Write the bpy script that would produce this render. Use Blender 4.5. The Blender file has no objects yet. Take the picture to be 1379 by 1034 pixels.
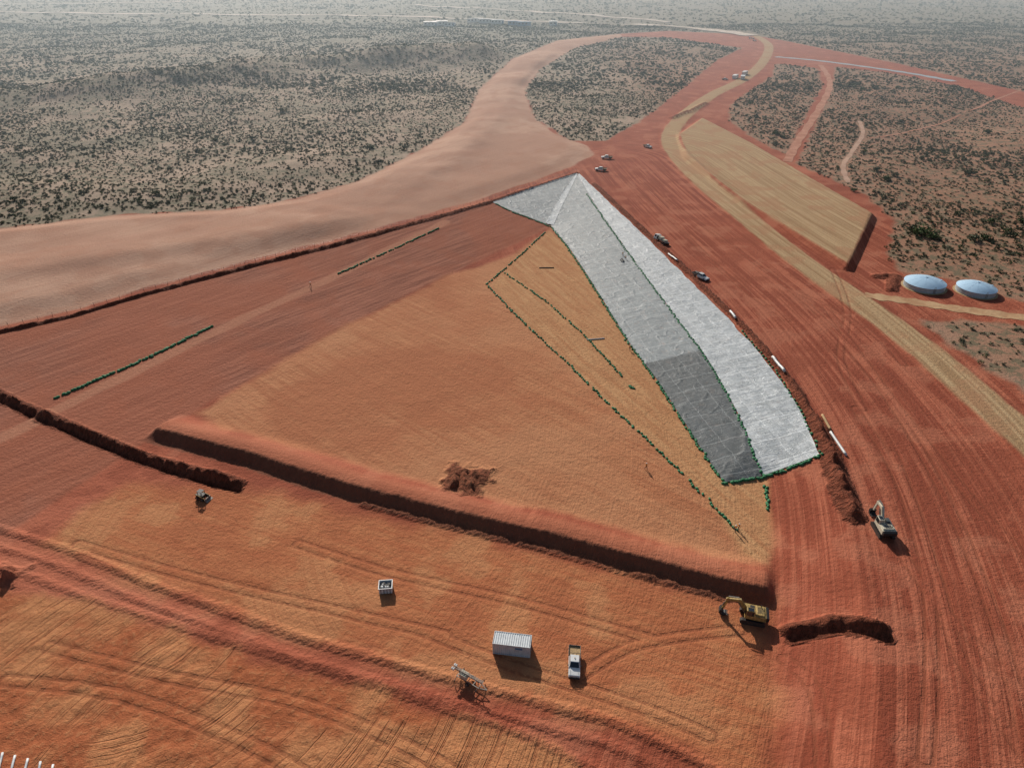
import bpy, bmesh, math, random
import numpy as np
from mathutils import Vector, Matrix
random.seed(7); rng=np.random.default_rng(11)
sc=bpy.context.scene
# ------------------------------------------------------------------ survey
H=95.0; TH=math.radians(31.5); F=931.0
cT,sT=math.cos(TH),math.sin(TH)
def S(u,v,z=4.0):
    a=(u-689.5)/F; b=(517-v)/F
    dx,dy,dz=a, cT+b*sT, -sT+b*cT
    t=(z-H)/dz
    return (dx*t,dy*t)
def SL(l,z=4.0): return [S(p[0],p[1],z) for p in l]
# ------------------------------------------------------------------ numpy helpers
def fbm(X,Y,scale,octv=4,seed=0):
    out=np.zeros_like(X); amp=1.;tot=0.
    for o in range(octv):
        r=np.random.default_rng(seed*17+o).random((256,256))
        x=X/scale*(2**o)+o*13.7; y=Y/scale*(2**o)+o*7.3
        xi=np.floor(x).astype(np.int64); yi=np.floor(y).astype(np.int64)
        fx=x-xi; fy=y-yi; fx=fx*fx*(3-2*fx); fy=fy*fy*(3-2*fy)
        a=r[xi%256,yi%256]; b=r[(xi+1)%256,yi%256]; c=r[xi%256,(yi+1)%256]; d=r[(xi+1)%256,(yi+1)%256]
        out+=amp*((a*(1-fx)+b*fx)*(1-fy)+(c*(1-fx)+d*fx)*fy); tot+=amp; amp*=.5
    return out/tot
def sm(x,a=0.,b=1.):
    t=np.clip((x-a)/(b-a),0,1); return t*t*(3-2*t)
def ln(x,a,b): return np.clip((x-a)/(b-a),0,1)
def pdist(X,Y,pts):
    best=np.full(X.shape,1e12); side=np.ones(X.shape); al=np.zeros(X.shape); acc=0.
    for (x0,y0),(x1,y1) in zip(pts[:-1],pts[1:]):
        ex,ey=x1-x0,y1-y0; L2=ex*ex+ey*ey+1e-9; L=math.sqrt(L2)
        t=np.clip(((X-x0)*ex+(Y-y0)*ey)/L2,0,1)
        qx=X-(x0+t*ex); qy=Y-(y0+t*ey); d=qx*qx+qy*qy
        m=d<best
        best=np.where(m,d,best); side=np.where(m,np.sign(ex*(Y-y0)-ey*(X-x0)),side); al=np.where(m,acc+t*L,al)
        acc+=L
    return np.sqrt(best),side,al
def ldist(X,Y,pts):
    best=np.full(X.shape,1e12)
    for (x0,y0),(x1,y1) in zip(pts[:-1],pts[1:]):
        ex,ey=x1-x0,y1-y0; L2=ex*ex+ey*ey+1e-9
        t=np.clip(((X-x0)*ex+(Y-y0)*ey)/L2,0,1)
        best=np.minimum(best,(X-(x0+t*ex))**2+(Y-(y0+t*ey))**2)
    return np.sqrt(best)
def sdf(X,Y,poly):
    ins=np.zeros(X.shape,bool); best=np.full(X.shape,1e12)
    n=len(poly)
    for i in range(n):
        x0,y0=poly[i]; x1,y1=poly[(i+1)%n]
        ex,ey=x1-x0,y1-y0; L2=ex*ex+ey*ey+1e-9
        t=np.clip(((X-x0)*ex+(Y-y0)*ey)/L2,0,1)
        best=np.minimum(best,(X-x0-t*ex)**2+(Y-y0-t*ey)**2)
        if abs(ey)>1e-9:
            c=((y0>Y)!=(y1>Y))&(X<ex*(Y-y0)/ey+x0); ins^=c
    d=np.sqrt(best); return np.where(ins,d,-d)
def smoothline(pts,n=6):
    out=[];P=[np.array(p) for p in pts]
    for i in range(len(P)-1):
        p0=P[max(i-1,0)];p1=P[i];p2=P[i+1];p3=P[min(i+2,len(P)-1)]
        for k in range(n):
            t=k/n
            q=.5*((2*p1)+(-p0+p2)*t+(2*p0-5*p1+4*p2-p3)*t*t+(-p0+3*p1-3*p2+p3)*t**3)
            out.append((float(q[0]),float(q[1])))
    out.append(tuple(map(float,P[-1]))); return out
# ------------------------------------------------------------------ features (ground plan)
crestL=SL([(-400,540),(-60,462),(0,447),(100,425),(200,395),(330,360),(450,330),(560,300),(660,272),(720,252),(778,233)])
crestR=SL([(778,233),(815,268),(860,310),(905,350),(950,394),(1000,444),(1050,500),(1085,552),(1105,602),(1125,650),(1140,700),(1165,800),(1180,900),(1190,1034),(1195,1150)])
R=crestL+crestR[1:]+[(60,-60),(-260,-60),(-260,100)]
Fp=SL([(742,306),(600,372),(440,452),(265,553),(150,625),(30,705),(-150,790)],0)+[(-125,-60),(36,-60)]+SL([(1040,1034),(1040,900),(1045,800),(1037,700),(1025,648),(975,650),(935,590),(880,510),(845,455),(800,385),(765,330)],0)
veg1=SL([(-900,400),(-300,345),(0,308),(150,290),(300,283),(400,268),(480,245),(560,205),(625,165),(645,120),(690,80),(750,55),(835,46),(900,42),(1010,47),(1060,56),(1200,84),(1379,124),(1500,151)])+[(7000,900),(9000,9500),(-9000,9500),(-9000,300)]
vegM=SL([(838,50),(900,51),(1000,65),(965,82),(925,115),(870,158),(815,190),(770,190),(720,160),(707,122),(726,95),(772,66)])
vegA=SL([(1045,86),(1100,92),(1108,115),(1083,160),(1060,210),(1010,183),(980,162),(985,142),(1010,122),(1040,102)])
vegB=SL([(1125,90),(1200,99),(1290,116),(1379,146),(1700,230),(1800,430),(1379,405),(1290,378),(1205,365),(1195,335),(1205,298),(1165,262),(1110,237),(1074,222),(1092,180),(1120,120)])
vegC=SL([(1240,430),(1300,432),(1379,440),(1700,460),(1700,700),(1379,530),(1320,490),(1270,458)])
sand=SL([(-900,400),(-300,345),(0,308),(150,290),(300,283),(400,268),(480,245),(560,205),(625,165),(645,120),(690,80),(750,55),(835,46),(838,50),(772,66),(726,95),(707,122),(716,152),(745,180),(790,196),(800,208),(775,222),(720,243),(660,264),(560,292),(450,322),(330,352),(200,387),(100,416),(0,438),(-60,452),(-400,528)])
gravC=smoothline(SL([(1012,46),(1034,60),(1030,80),(1005,105),(960,128),(920,158),(902,190),(935,235),(1000,290),(1075,350),(1160,410),(1235,465),(1300,520),(1379,588),(1480,680),(1650,850)]))
pad=SL([(945,163),(1010,197),(1090,245),(1172,293),(1158,325),(1140,362),(1080,325),(1000,275),(925,215),(915,185)])
haulC=smoothline(SL([(835,215),(890,272),(960,335),(1040,405),(1110,480),(1170,560),(1225,660),(1265,780),(1290,900),(1300,1034),(1305,1200)]))
haulP=SL([(800,215),(850,205),(885,205),(920,245),(1000,305),(1100,385),(1200,470),(1300,575),(1379,650),(1700,950)])+[(130,-60),(75,-60)]+SL([(1200,1034),(1190,900),(1175,800),(1150,700),(1120,612),(1095,552),(1060,500),(1010,444),(960,394),(915,350),(870,310),(822,265)])
ridgeC=SL([(198,574),(330,607),(480,655),(620,690),(750,720),(870,752),(960,776),(1052,796)],1.8)
low1=SL([(-200,640),(-40,700),(100,742),(200,785),(420,862),(640,922),(830,972),(960,1034),(1050,1085)],0)
low2=SL([(-200,690),(-40,745),(120,805),(300,860),(520,925),(700,985),(800,1034),(900,1090)],0)
trackL=smoothline([S(-100,625,2),S(0,585,2.2),S(75,548,2.2),S(200,488,2.2),S(300,440,2.2),S(455,370,2.2),S(600,300,3)])
bermL1=SL([(60,562),(130,588),(200,614),(260,632),(322,649)],0.4)
bermL2=SL([(-90,500),(0,533),(46,553)],1.6)
bermR=SL([(1062,841),(1100,839),(1120,838),(1150,845),(1182,856)],2.0)
windR=SL([(800,248),(860,304),(912,352),(960,399),(1012,450),(1062,510),(1093,560),(1117,610),(1133,655),(1150,692)])
tyres=[[(1070,400),(1130,430),(1190,470),(1215,500)],[(1120,370),(1140,430),(1130,490),(1160,560)],[(1200,620),(1230,700),(1260,800),(1290,900),(1379,1034)],
 [(1150,560),(1200,640),(1240,760),(1250,900),(1240,1034)],[(830,240),(900,300),(980,380),(1060,440)],
 [(780,900),(850,860),(930,845),(1000,838)],[(560,835),(690,885),(860,940),(960,980)],[(100,722),(250,765),(400,800),(600,845)],
 [(1188,716),(1240,800),(1300,870),(1379,950)],[(1060,880),(1100,930),(1110,1034)],[(860,250),(960,320),(1090,420),(1190,540),(1270,680),(1340,860),(1379,1034)],
 [(1110,420),(1180,520),(1240,600),(1320,700),(1379,760)],[(400,722),(520,760),(700,800),(880,850)],[(0,905),(160,925),(330,990),(420,1040)],[(60,860),(220,900),(400,935),(560,1000),(640,1050)]]
# ------------------------------------------------------------------ terrain grid
def axis(a,b,s,gl,gr,lo,hi):
    mid=list(np.arange(a,b,s)); r=[mid[-1]];st=s
    while r[-1]<hi: st*=gr; r.append(r[-1]+st)
    l=[a];st=s
    while l[-1]>lo: st*=gl; l.append(l[-1]-st)
    return np.array(l[::-1][:-1]+mid+r[1:])
xs=axis(-140,130,.45,1.02,1.02,-8000,8000)
ys=axis(45,205,.45,1.04,1.012,-200,10000)
X,Y=np.meshgrid(xs,ys,indexing='ij')
dR=sdf(X,Y,R); dF=sdf(X,Y,Fp)
out=np.maximum(-dF,0); inn=np.maximum(dR,0)
t=out/(out+inn+1e-6)
Z=np.where(dR>0,4*t,4.0); Z=np.where(dF>0,0,Z)
vegS=np.maximum.reduce([sdf(X,Y,p) for p in (veg1,vegM,vegA,vegB,vegC)])
sandS=sdf(X,Y,sand)
dG=ldist(X,Y,gravC); padS=sdf(X,Y,pad)
gravS=np.maximum(5.2-dG,padS)
n1=fbm(X,Y,60,4,1); n2=fbm(X,Y,9,4,2); n3=fbm(X,Y,1.8,3,3)
far=sm(np.hypot(X,Y),150,400)
dcl,scl_,acl=pdist(X,Y,SL([(-400,440),(0,375),(150,352),(300,330),(420,305),(520,270),(600,225),(660,175),(690,120),(740,75)]))
Z+=sm(sandS,0,14)*(1.0+3.0*(n1-.4))
sg=dcl*scl_
Z+=np.where(sandS>0,1,0)*sm(sandS,0,8)*1.3*np.where(sg>0,np.exp(-(sg/18)**2),np.exp(-(sg/9)**2))*(.2+1.4*n1)
Z+=sm(vegS,0,40)*(n1-.5)*7*far
dH=ldist(X,Y,SL([(-500,160),(-100,150),(200,122),(430,92),(560,84),(640,78)]))
Z+=13*np.exp(-(dH/40)**2)*sm(vegS,-5,40)*(.6+.8*n1)
Z+=ln(padS,-2.4,0)*2.1
Z+=sm(5.6-dG,-1.,.6)*.35
dh,sh,ah=pdist(X,Y,haulC)
lat=dh*sh
dr,sr,ar=pdist(X,Y,ridgeC)
Lr=sum(math.dist(a,b) for a,b in zip(ridgeC[:-1],ridgeC[1:]))
s=dr*sr+ (n2-.5)*1.0+(n3-.5)*.5
hr=np.where(s<0,2.0*ln(s,-2.1,0.),2.0*(1-sm(s,1.5,9.5)))
endm=sm(ar,0.0,3)*(1-sm(ar,Lr-3,Lr))
endm=np.where((dr>10)|((ar<=0.01)|(ar>=Lr-.01)),0,endm)
rh=hr*np.maximum(endm,0)
Z=np.maximum(Z,rh+(Z*.25))
Z=np.where(dR<0,np.maximum(Z,0),Z)
faceShade=np.where((s<.25)&(s>-3.2),endm,0); faceShade=np.maximum(faceShade,0)  # mask for the shade painted on the ridge's front face
loose=np.zeros_like(Z)
rough=(n3-.5)
def berm(pts,h,w,rg=.8,lo=1.):
    global Z,loose
    d=ldist(X,Y,pts)
    d=d+(n2-.5)*w*.9+(n3-.5)*w*.5
    k=1-ln(d,w*.1,w)
    Z=Z+k*h*(1+rough*rg*1.9); loose=np.maximum(loose,lo*(1-sm(d,w*.8,w*1.15)))
berm([(x,y-.2) for x,y in crestL[1:]],.8,1.3)
berm(windR,.9,1.2); berm(windR[-4:],.9,2.2,1.2)
berm(bermL1,1.25,1.55,1.2); berm(bermL2,1.1,1.5,1.2); berm(bermR,1.0,1.2,1.3)
berm([(x+.5,y-2.0) for x,y in bermL1],-.9,1.2); berm([(x+.5,y-1.8) for x,y in bermL2],-.8,1.1)
berm([(x,y-1.9) for x,y in bermR],-.7,1.0)
berm([(x+2,y-3.4) for x,y in ridgeC[2:-1]],.35,.9,1.2,.35)
berm(low1,.30,.9,.8,.25); berm(low2,.2,.8,.8,.15)
berm([(x-1,y-3.5) for x,y in low1],.2,.8,.8,.15)
berm(SL([(1180,372),(1205,372),(1200,390)],4),.8,2.0,.8,.6)
berm(SL([(905,160),(930,150),(950,140)],4),1.2,2.5,.8,.6)
def mound(u,v,z,rx,ry,h,rot=0.,lo=.9):
    global Z,loose
    x0,y0=S(u,v,z); a=(X-x0)*math.cos(rot)+(Y-y0)*math.sin(rot); b=-(X-x0)*math.sin(rot)+(Y-y0)*math.cos(rot)
    d=np.maximum(np.abs(a/rx),np.abs(b/ry))+(n2-.5)*.9+(n3-.5)*.7
    k=1-ln(d,.45,1); Z=Z+k*h*(.5+3.6*np.abs(rough)+.35*np.sin(a*3.1+b*.6+4*n2)); loose=np.maximum(loose,lo*(1-sm(d,.75,1.1)))
mound(626,645,0,5.2,5.2,.9,-.25,.75); mound(0,775,0,5,3,1.4,0,.4); mound(-60,800,0,9,5,2.0,0,.4)
site=1-sm(np.hypot(X,Y-100),200,400)
Z+=site*(n3-.5)*.12*(dF>-2)+site*(n2-.5)*.25
Z+=.35*(n3-.5)*sm(blS_:=sdf(X,Y,SL([(-300,850),(-20,790),(120,815),(300,868),(520,930),(690,990),(800,1050),(830,1150),(-500,1200)],0)),0,3)
tyre=np.minimum.reduce([ldist(X,Y,smoothline(SL(l,2),3)) for l in tyres])
Z-=.08*(1-sm(np.abs(tyre-.95),.2,.6))
NX,NY=len(xs),len(ys)
def bil(A,x,y):
    x=np.atleast_1d(np.asarray(x,float)); y=np.atleast_1d(np.asarray(y,float))
    i=np.clip(np.searchsorted(xs,x)-1,0,NX-2); j=np.clip(np.searchsorted(ys,y)-1,0,NY-2)
    fx=np.clip((x-xs[i])/(xs[i+1]-xs[i]),0,1); fy=np.clip((y-ys[j])/(ys[j+1]-ys[j]),0,1)
    return (A[i,j]*(1-fx)+A[i+1,j]*fx)*(1-fy)+(A[i,j+1]*(1-fx)+A[i+1,j+1]*fx)*fy
def hz(x,y): return float(bil(Z,x,y)[0])
def G(u,v):
    z=2.0
    for _ in range(12):
        x,y=S(u,v,z); z=.5*z+.5*hz(x,y)
    x,y=S(u,v,z); return x,y,hz(x,y)
# region fields
tanP=SL([(742,306),(690,345),(600,372),(440,452),(265,556),(300,580),(480,625),(620,663),(760,695),(900,735),(1035,768),(1040,700),(1028,648),(975,650),(935,590),(880,510),(845,455),(800,385),(765,330)],0)
tanS=sdf(X,Y,tanP)
yelP=SL([(738,310),(700,345),(660,383),(700,430),(760,485),(820,545),(870,590),(920,640),(960,680),(1000,745),(1035,760),(1035,640),(975,650),(935,590),(880,510),(845,455),(800,385),(765,330)],0)
yelS=sdf(X,Y,yelP)
lowP=SL([(170,650),(330,655),(500,690),(740,745),(960,803),(1035,815),(1040,920),(1045,1100),(960,1034),(830,972),(640,922),(420,862),(200,785),(60,730)],0)
lowS=sdf(X,Y,lowP)
slopeS=np.minimum(dR,-dF)
slopeS=np.where(X<S(742,306)[0]+1,slopeS,-np.abs(slopeS)-1)
trS=2.0-ldist(X,Y,trackL)
fields=dict(f_veg=vegS,f_sand=sandS,f_tan=tanS,f_yel=yelS,f_low=lowS,f_bl=blS_,f_grav=gravS,f_slope=slopeS,f_tr=trS,f_loose=loose,f_ridge=rh,f_shade=faceShade,
  f_tyre=tyre,n_big=fbm(X,Y,38,5,41),n_mid=fbm(X,Y,7,5,42),n_vl=fbm(X,Y,90,5,43),n_vp=fbm(X,Y,18,4,44))
for k in fields: fields[k]=np.clip(fields[k],-60,60).astype(np.float32)
def grid_mesh(name,mask=None,dz=0):
    idx=np.arange(NX*NY).reshape(NX,NY)
    q=np.stack([idx[:-1,:-1],idx[1:,:-1],idx[1:,1:],idx[:-1,1:]],-1).reshape(-1,4)
    if mask is not None:
        m=(mask[:-1,:-1]&mask[1:,:-1]&mask[1:,1:]&mask[:-1,1:]).reshape(-1); q=q[m]
    used=np.unique(q); remap=np.zeros(NX*NY,np.int64); remap[used]=np.arange(len(used)); q=remap[q]
    co=np.stack([X.ravel()[used],Y.ravel()[used],Z.ravel()[used]+dz],-1).astype(np.float32)
    me=bpy.data.meshes.new(name)
    me.vertices.add(len(co)); me.vertices.foreach_set('co',co.ravel())
    me.loops.add(q.size); me.loops.foreach_set('vertex_index',q.ravel().astype(np.int32))
    me.polygons.add(len(q)); me.polygons.foreach_set('loop_start',np.arange(0,q.size,4,dtype=np.int32))
    me.polygons.foreach_set('use_smooth',np.ones(len(q),bool))
    me.update(calc_edges=True)
    for k,A in fields.items():
        a=me.attributes.new(k,'FLOAT','POINT'); a.data.foreach_set('value',A.ravel()[used])
    a=me.attributes.new('trk','FLOAT_VECTOR','POINT')
    vv=np.stack([np.clip(lat,-80,80).ravel()[used],ah.ravel()[used],np.zeros(len(used))],-1).astype(np.float32)
    a.data.foreach_set('vector',vv.ravel())
    ob=bpy.data.objects.new(name,me); sc.collection.objects.link(ob); return ob
# ------------------------------------------------------------------ node DSL
class NT:
    def __init__(s,name):
        s.m=bpy.data.materials.new(name); s.m.use_nodes=True; s.t=s.m.node_tree; s.n=s.t.nodes; s.l=s.t.links
        s.b=s.n['Principled BSDF']; s.pos=s.n.new('ShaderNodeNewGeometry').outputs['Position']
    def put(s,inp,v):
        if isinstance(v,bpy.types.NodeSocket): s.l.new(v,inp)
        elif isinstance(v,(tuple,list)): inp.default_value=(tuple(v)+(1,)) if len(inp.default_value)==4 and len(v)==3 else v
        else: inp.default_value=v
    def attr(s,n,vec=False):
        a=s.n.new('ShaderNodeAttribute'); a.attribute_name=n; return a.outputs['Vector' if vec else 'Fac']
    def noise(s,vec,scale,det=4,rough=.55,dist=0,dim='2D'):
        a=s.n.new('ShaderNodeTexNoise'); a.noise_dimensions=dim; s.put(a.inputs['Vector'],vec); a.inputs['Scale'].default_value=scale
        a.inputs['Detail'].default_value=det; a.inputs['Roughness'].default_value=rough; a.inputs['Distortion'].default_value=dist
        return a.outputs['Fac']
    def mp(s,vec,rot=0,scale=(1,1,1)):
        a=s.n.new('ShaderNodeMapping'); s.put(a.inputs['Vector'],vec)
        a.inputs['Rotation'].default_value=(0,0,rot)
        b=s.n.new('ShaderNodeVectorMath'); b.operation='MULTIPLY'; s.l.new(a.outputs[0],b.inputs[0]); b.inputs[1].default_value=scale
        return b.outputs[0]
    def arcs(s,cx,cy,fr,fa,seed):
        d=s.n.new('ShaderNodeVectorMath'); d.operation='DISTANCE'; s.l.new(s.pos,d.inputs[0]); d.inputs[1].default_value=(cx,cy,0)
        g=s.n.new('ShaderNodeSeparateXYZ'); s.l.new(s.pos,g.inputs[0])
        c=s.n.new('ShaderNodeCombineXYZ'); s.put(c.inputs[0],s.ma('MULTIPLY',d.outputs['Value'],fr)); s.put(c.inputs[1],s.ma('MULTIPLY_ADD',g.outputs[0],fa,seed*7.))
        return s.noise(c.outputs[0],1.,2,.7)
    def ma(s,op,a,b=0.,c=0.):
        m=s.n.new('ShaderNodeMath'); m.operation=op; s.put(m.inputs[0],a); s.put(m.inputs[1],b); s.put(m.inputs[2],c); return m.outputs[0]
    def ss(s,v,a,b,c=0.,d=1.):
        m=s.n.new('ShaderNodeMapRange'); m.interpolation_type='SMOOTHSTEP'; s.put(m.inputs[0],v)
        m.inputs[1].default_value=a; m.inputs[2].default_value=b; m.inputs[3].default_value=c; m.inputs[4].default_value=d; return m.outputs[0]
    def mix(s,f,a,b,mode='MIX'):
        m=s.n.new('ShaderNodeMix'); m.data_type='RGBA'; m.blend_type=mode
        s.put(m.inputs[0],f); s.put(m.inputs[6],a); s.put(m.inputs[7],b); return m.outputs[2]
    def bump(s,h,st,dist,nrm=None):
        b=s.n.new('ShaderNodeBump'); s.put(b.inputs['Height'],h); s.put(b.inputs['Strength'],st); b.inputs['Distance'].default_value=dist
        if nrm is not None: s.l.new(nrm,b.inputs['Normal'])
        return b.outputs[0]
    def fin(s,col,rough=.9,nrm=None,metal=0,spec=.3):
        s.put(s.b.inputs['Base Color'],col); s.put(s.b.inputs['Roughness'],rough); s.put(s.b.inputs['Metallic'],metal)
        s.b.inputs['Specular IOR Level'].default_value=spec
        if nrm is not None: s.l.new(nrm,s.b.inputs['Normal'])
        return s.m
def ang(a,b): return math.atan2(b[1]-a[1],b[0]-a[0])
aR=ang(S(265,560,0),S(1040,775,0)); aL=ang(S(100,500,2),S(600,320,2))
# soil
T=NT('site_soil'); p=T.pos
nb=T.attr('n_big'); nm=T.attr('n_mid'); nf=T.noise(p,1.1,4,.65); nff=T.noise(p,5,2,.6)
trk=T.attr('trk',True)
st1=T.noise(T.mp(trk,0,(.55,.010,1)),1.,4,.75); st2=T.noise(T.mp(trk,0,(2.6,.02,1)),1.,2,.6)
sr1=T.noise(T.mp(p,-aR,(.035,.7,.0)),1.,4,.75); sr2=T.noise(T.mp(p,-aR+.35,(.03,.6,0)),1.,4,.75)
sl1=T.noise(T.mp(p,-aL,(.03,.8,0)),1.,4,.75)
ac1=T.arcs(-62,78,1.6,.05,1); ac2=T.arcs(-20,44,1.9,.06,5); ac4=T.arcs(12,108,1.2,.04,13)
ww=T.ma('ADD',T.ma('MULTIPLY',T.ma('SUBTRACT',nm,.5),6.),T.ma('MULTIPLY',T.ma('SUBTRACT',nf,.5),2.))
def msk(name,w=1.,amp=1.):
    v=T.ma('MULTIPLY_ADD',ww,amp,T.attr(name)); return T.ss(v,-w,w)
c=T.mix(T.ss(st1,.40,.62),(.255,.060,.032),(.43,.134,.074))
c=T.mix(T.ss(st2,.57,.68,0,.55),c,(.19,.045,.024))
c=T.mix(T.ss(nb,.5,.64,0,.5),c,(.33,.085,.045)); c=T.mix(T.ss(nm,.54,.68,0,.45),c,(.46,.17,.098)); c=T.mix(T.ss(nm,.46,.34,0,.5),c,(.24,.058,.03))
slc=T.mix(T.ss(sl1,.36,.64),(.23,.083,.052),(.39,.155,.096)); slc=T.mix(T.ss(nm,.48,.66,0,.5),slc,(.32,.105,.058)); slc=T.mix(T.ss(nb,.5,.62,0,.5),slc,(.37,.115,.06))
c=T.mix(msk('f_slope',1.2,.3),c,slc)
trc=T.mix(nf,(.41,.17,.10),(.49,.23,.14)); c=T.mix(T.ma('MULTIPLY',msk('f_tr',.7,.25),.8),c,trc)
tc=T.mix(T.ss(sr2,.34,.68),(.40,.155,.072),(.50,.225,.108)); tc=T.mix(T.ss(nm,.44,.64,0,.5),tc,(.44,.175,.083)); tc=T.mix(T.ss(nb,.48,.62,0,.55),tc,(.50,.24,.12)); tc=T.mix(T.ss(nb,.46,.36,0,.65),tc,(.38,.135,.062))
tc=T.mix(T.ss(ac4,.57,.67,0,.25),tc,(.33,.125,.06))
c=T.mix(msk('f_tan',2.,.6),c,tc)
yc=T.mix(T.ss(T.noise(T.mp(p,-ang(S(700,430,0),S(960,680,0)),(.05,.6,0)),1.,4,.75),.30,.72),(.43,.20,.09),(.53,.295,.14))
c=T.mix(msk('f_yel',1.2,.25),c,yc)
lc=T.mix(T.ss(sr1,.34,.67),(.39,.125,.052),(.53,.235,.102)); lc=T.mix(T.ss(nb,.42,.58,0,.6),lc,(.43,.145,.062)); lc=T.mix(T.ss(nb,.47,.38,0,.6),lc,(.55,.28,.13)); lc=T.mix(T.ss(nm,.5,.66,0,.4),lc,(.56,.285,.13)); lc=T.mix(T.ss(nm,.44,.34,0,.45),lc,(.37,.115,.05))
lc=T.mix(T.ss(ac4,.57,.66,0,.28),lc,(.33,.105,.044))
c=T.mix(msk('f_low',3.,.9),c,lc)
am=T.ss(nb,.44,.54)
sa=T.ma('MAXIMUM',T.ma('MULTIPLY',T.ss(ac1,.53,.66),am),T.ma('MULTIPLY',T.ss(ac2,.53,.66),T.ma('SUBTRACT',1.,am)))
sa=T.ma('MULTIPLY',sa,T.ss(nm,.36,.54))
bc=T.mix(T.ss(nm,.34,.64),(.38,.115,.046),(.50,.215,.092)); bc=T.mix(T.ma('MULTIPLY',sa,.55),bc,(.25,.08,.034)); bc=T.mix(T.ss(nf,.52,.68,0,.4),bc,(.51,.24,.108)); bc=T.mix(T.ss(nf,.45,.3,0,.4),bc,(.29,.085,.036))
bl=msk('f_bl',1.5,.7); c=T.mix(bl,c,bc)
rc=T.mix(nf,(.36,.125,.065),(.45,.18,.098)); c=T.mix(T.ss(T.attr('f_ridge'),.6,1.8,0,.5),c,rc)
c=T.mix(T.ma('MULTIPLY',T.attr('f_shade'),.88),c,T.mix(nf,(.11,.042,.025),(.24,.092,.052)))  # ridge front face: its shade is put into the soil colour as dark brown
scn=T.mix(T.ss(nb,.38,.62),(.43,.245,.168),(.52,.32,.225)); scn=T.mix(T.ss(nm,.48,.68,0,.4),scn,(.41,.205,.13)); scn=T.mix(T.ss(sl1,.45,.68,0,.45),scn,(.37,.195,.13))
c=T.mix(msk('f_sand',1.2,.5),c,scn)
gc=T.mix(T.ss(st1,.34,.66),(.33,.21,.108),(.49,.345,.19)); gc=T.mix(T.ss(nm,.48,.66,0,.6),gc,(.40,.215,.115))
c=T.mix(msk('f_grav',.8,.25),c,gc)
vs=T.noise(p,.22,4,.72)
vc=T.mix(T.ss(vs,.46,.58),(.36,.275,.20),(.17,.165,.11)); vc=T.mix(T.ss(T.attr('n_vl'),.44,.60,0,.55),vc,(.19,.18,.125))
vc=T.mix(T.ss(T.attr('n_vp'),.54,.66,0,.6),vc,(.43,.32,.24))
veg=msk('f_veg',1.5,.9)
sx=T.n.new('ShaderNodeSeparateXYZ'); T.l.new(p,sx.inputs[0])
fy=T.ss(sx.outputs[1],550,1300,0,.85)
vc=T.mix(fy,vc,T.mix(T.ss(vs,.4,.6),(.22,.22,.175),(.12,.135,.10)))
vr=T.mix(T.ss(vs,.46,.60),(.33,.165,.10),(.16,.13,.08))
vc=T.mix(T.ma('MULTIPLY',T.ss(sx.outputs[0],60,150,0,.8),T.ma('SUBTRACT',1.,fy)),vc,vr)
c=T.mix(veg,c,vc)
rut=T.ma('MULTIPLY',T.ss(T.ma('ABSOLUTE',T.ma('SUBTRACT',T.attr('f_tyre'),.95)),.42,.18),T.ss(nf,.36,.54))
c=T.mix(T.ma('MULTIPLY',rut,.5),c,(.21,.062,.03))
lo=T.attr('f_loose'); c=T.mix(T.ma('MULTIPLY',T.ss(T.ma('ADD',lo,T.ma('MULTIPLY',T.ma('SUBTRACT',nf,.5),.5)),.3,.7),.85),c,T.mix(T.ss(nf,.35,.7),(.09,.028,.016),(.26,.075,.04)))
c=T.mix(T.ss(nff,.3,.75,0,.32),c,(.19,.07,.038))
h=T.ma('ADD',T.ma('MULTIPLY',nf,.32),T.ma('MULTIPLY',st2,.09)); h=T.ma('ADD',h,T.ma('MULTIPLY',st1,.10))
h=T.ma('ADD',h,T.ma('MULTIPLY',nff,.10))
h=T.ma('SUBTRACT',h,T.ma('MULTIPLY',T.ma('MULTIPLY',bl,sa),.18)); h=T.ma('SUBTRACT',h,T.ma('MULTIPLY',rut,.08))
h=T.ma('ADD',h,T.ma('MULTIPLY',T.ma('MULTIPLY',lo,nf),1.8))
soil=T.fin(c,.95,T.bump(h,.85,.9),spec=.12)
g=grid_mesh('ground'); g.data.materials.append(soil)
g=grid_mesh('gravel_road',(5.2-dG)>0,.02); g.data.materials.append(soil)
g=grid_mesh('storage_pad',padS>0,.03); g.data.materials.append(soil)
g=grid_mesh('haul_road',sdf(X,Y,haulP)>0,.012); g.data.materials.append(soil)
g=grid_mesh('sand_dune',sandS>0,.015); g.data.materials.append(soil)
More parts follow.
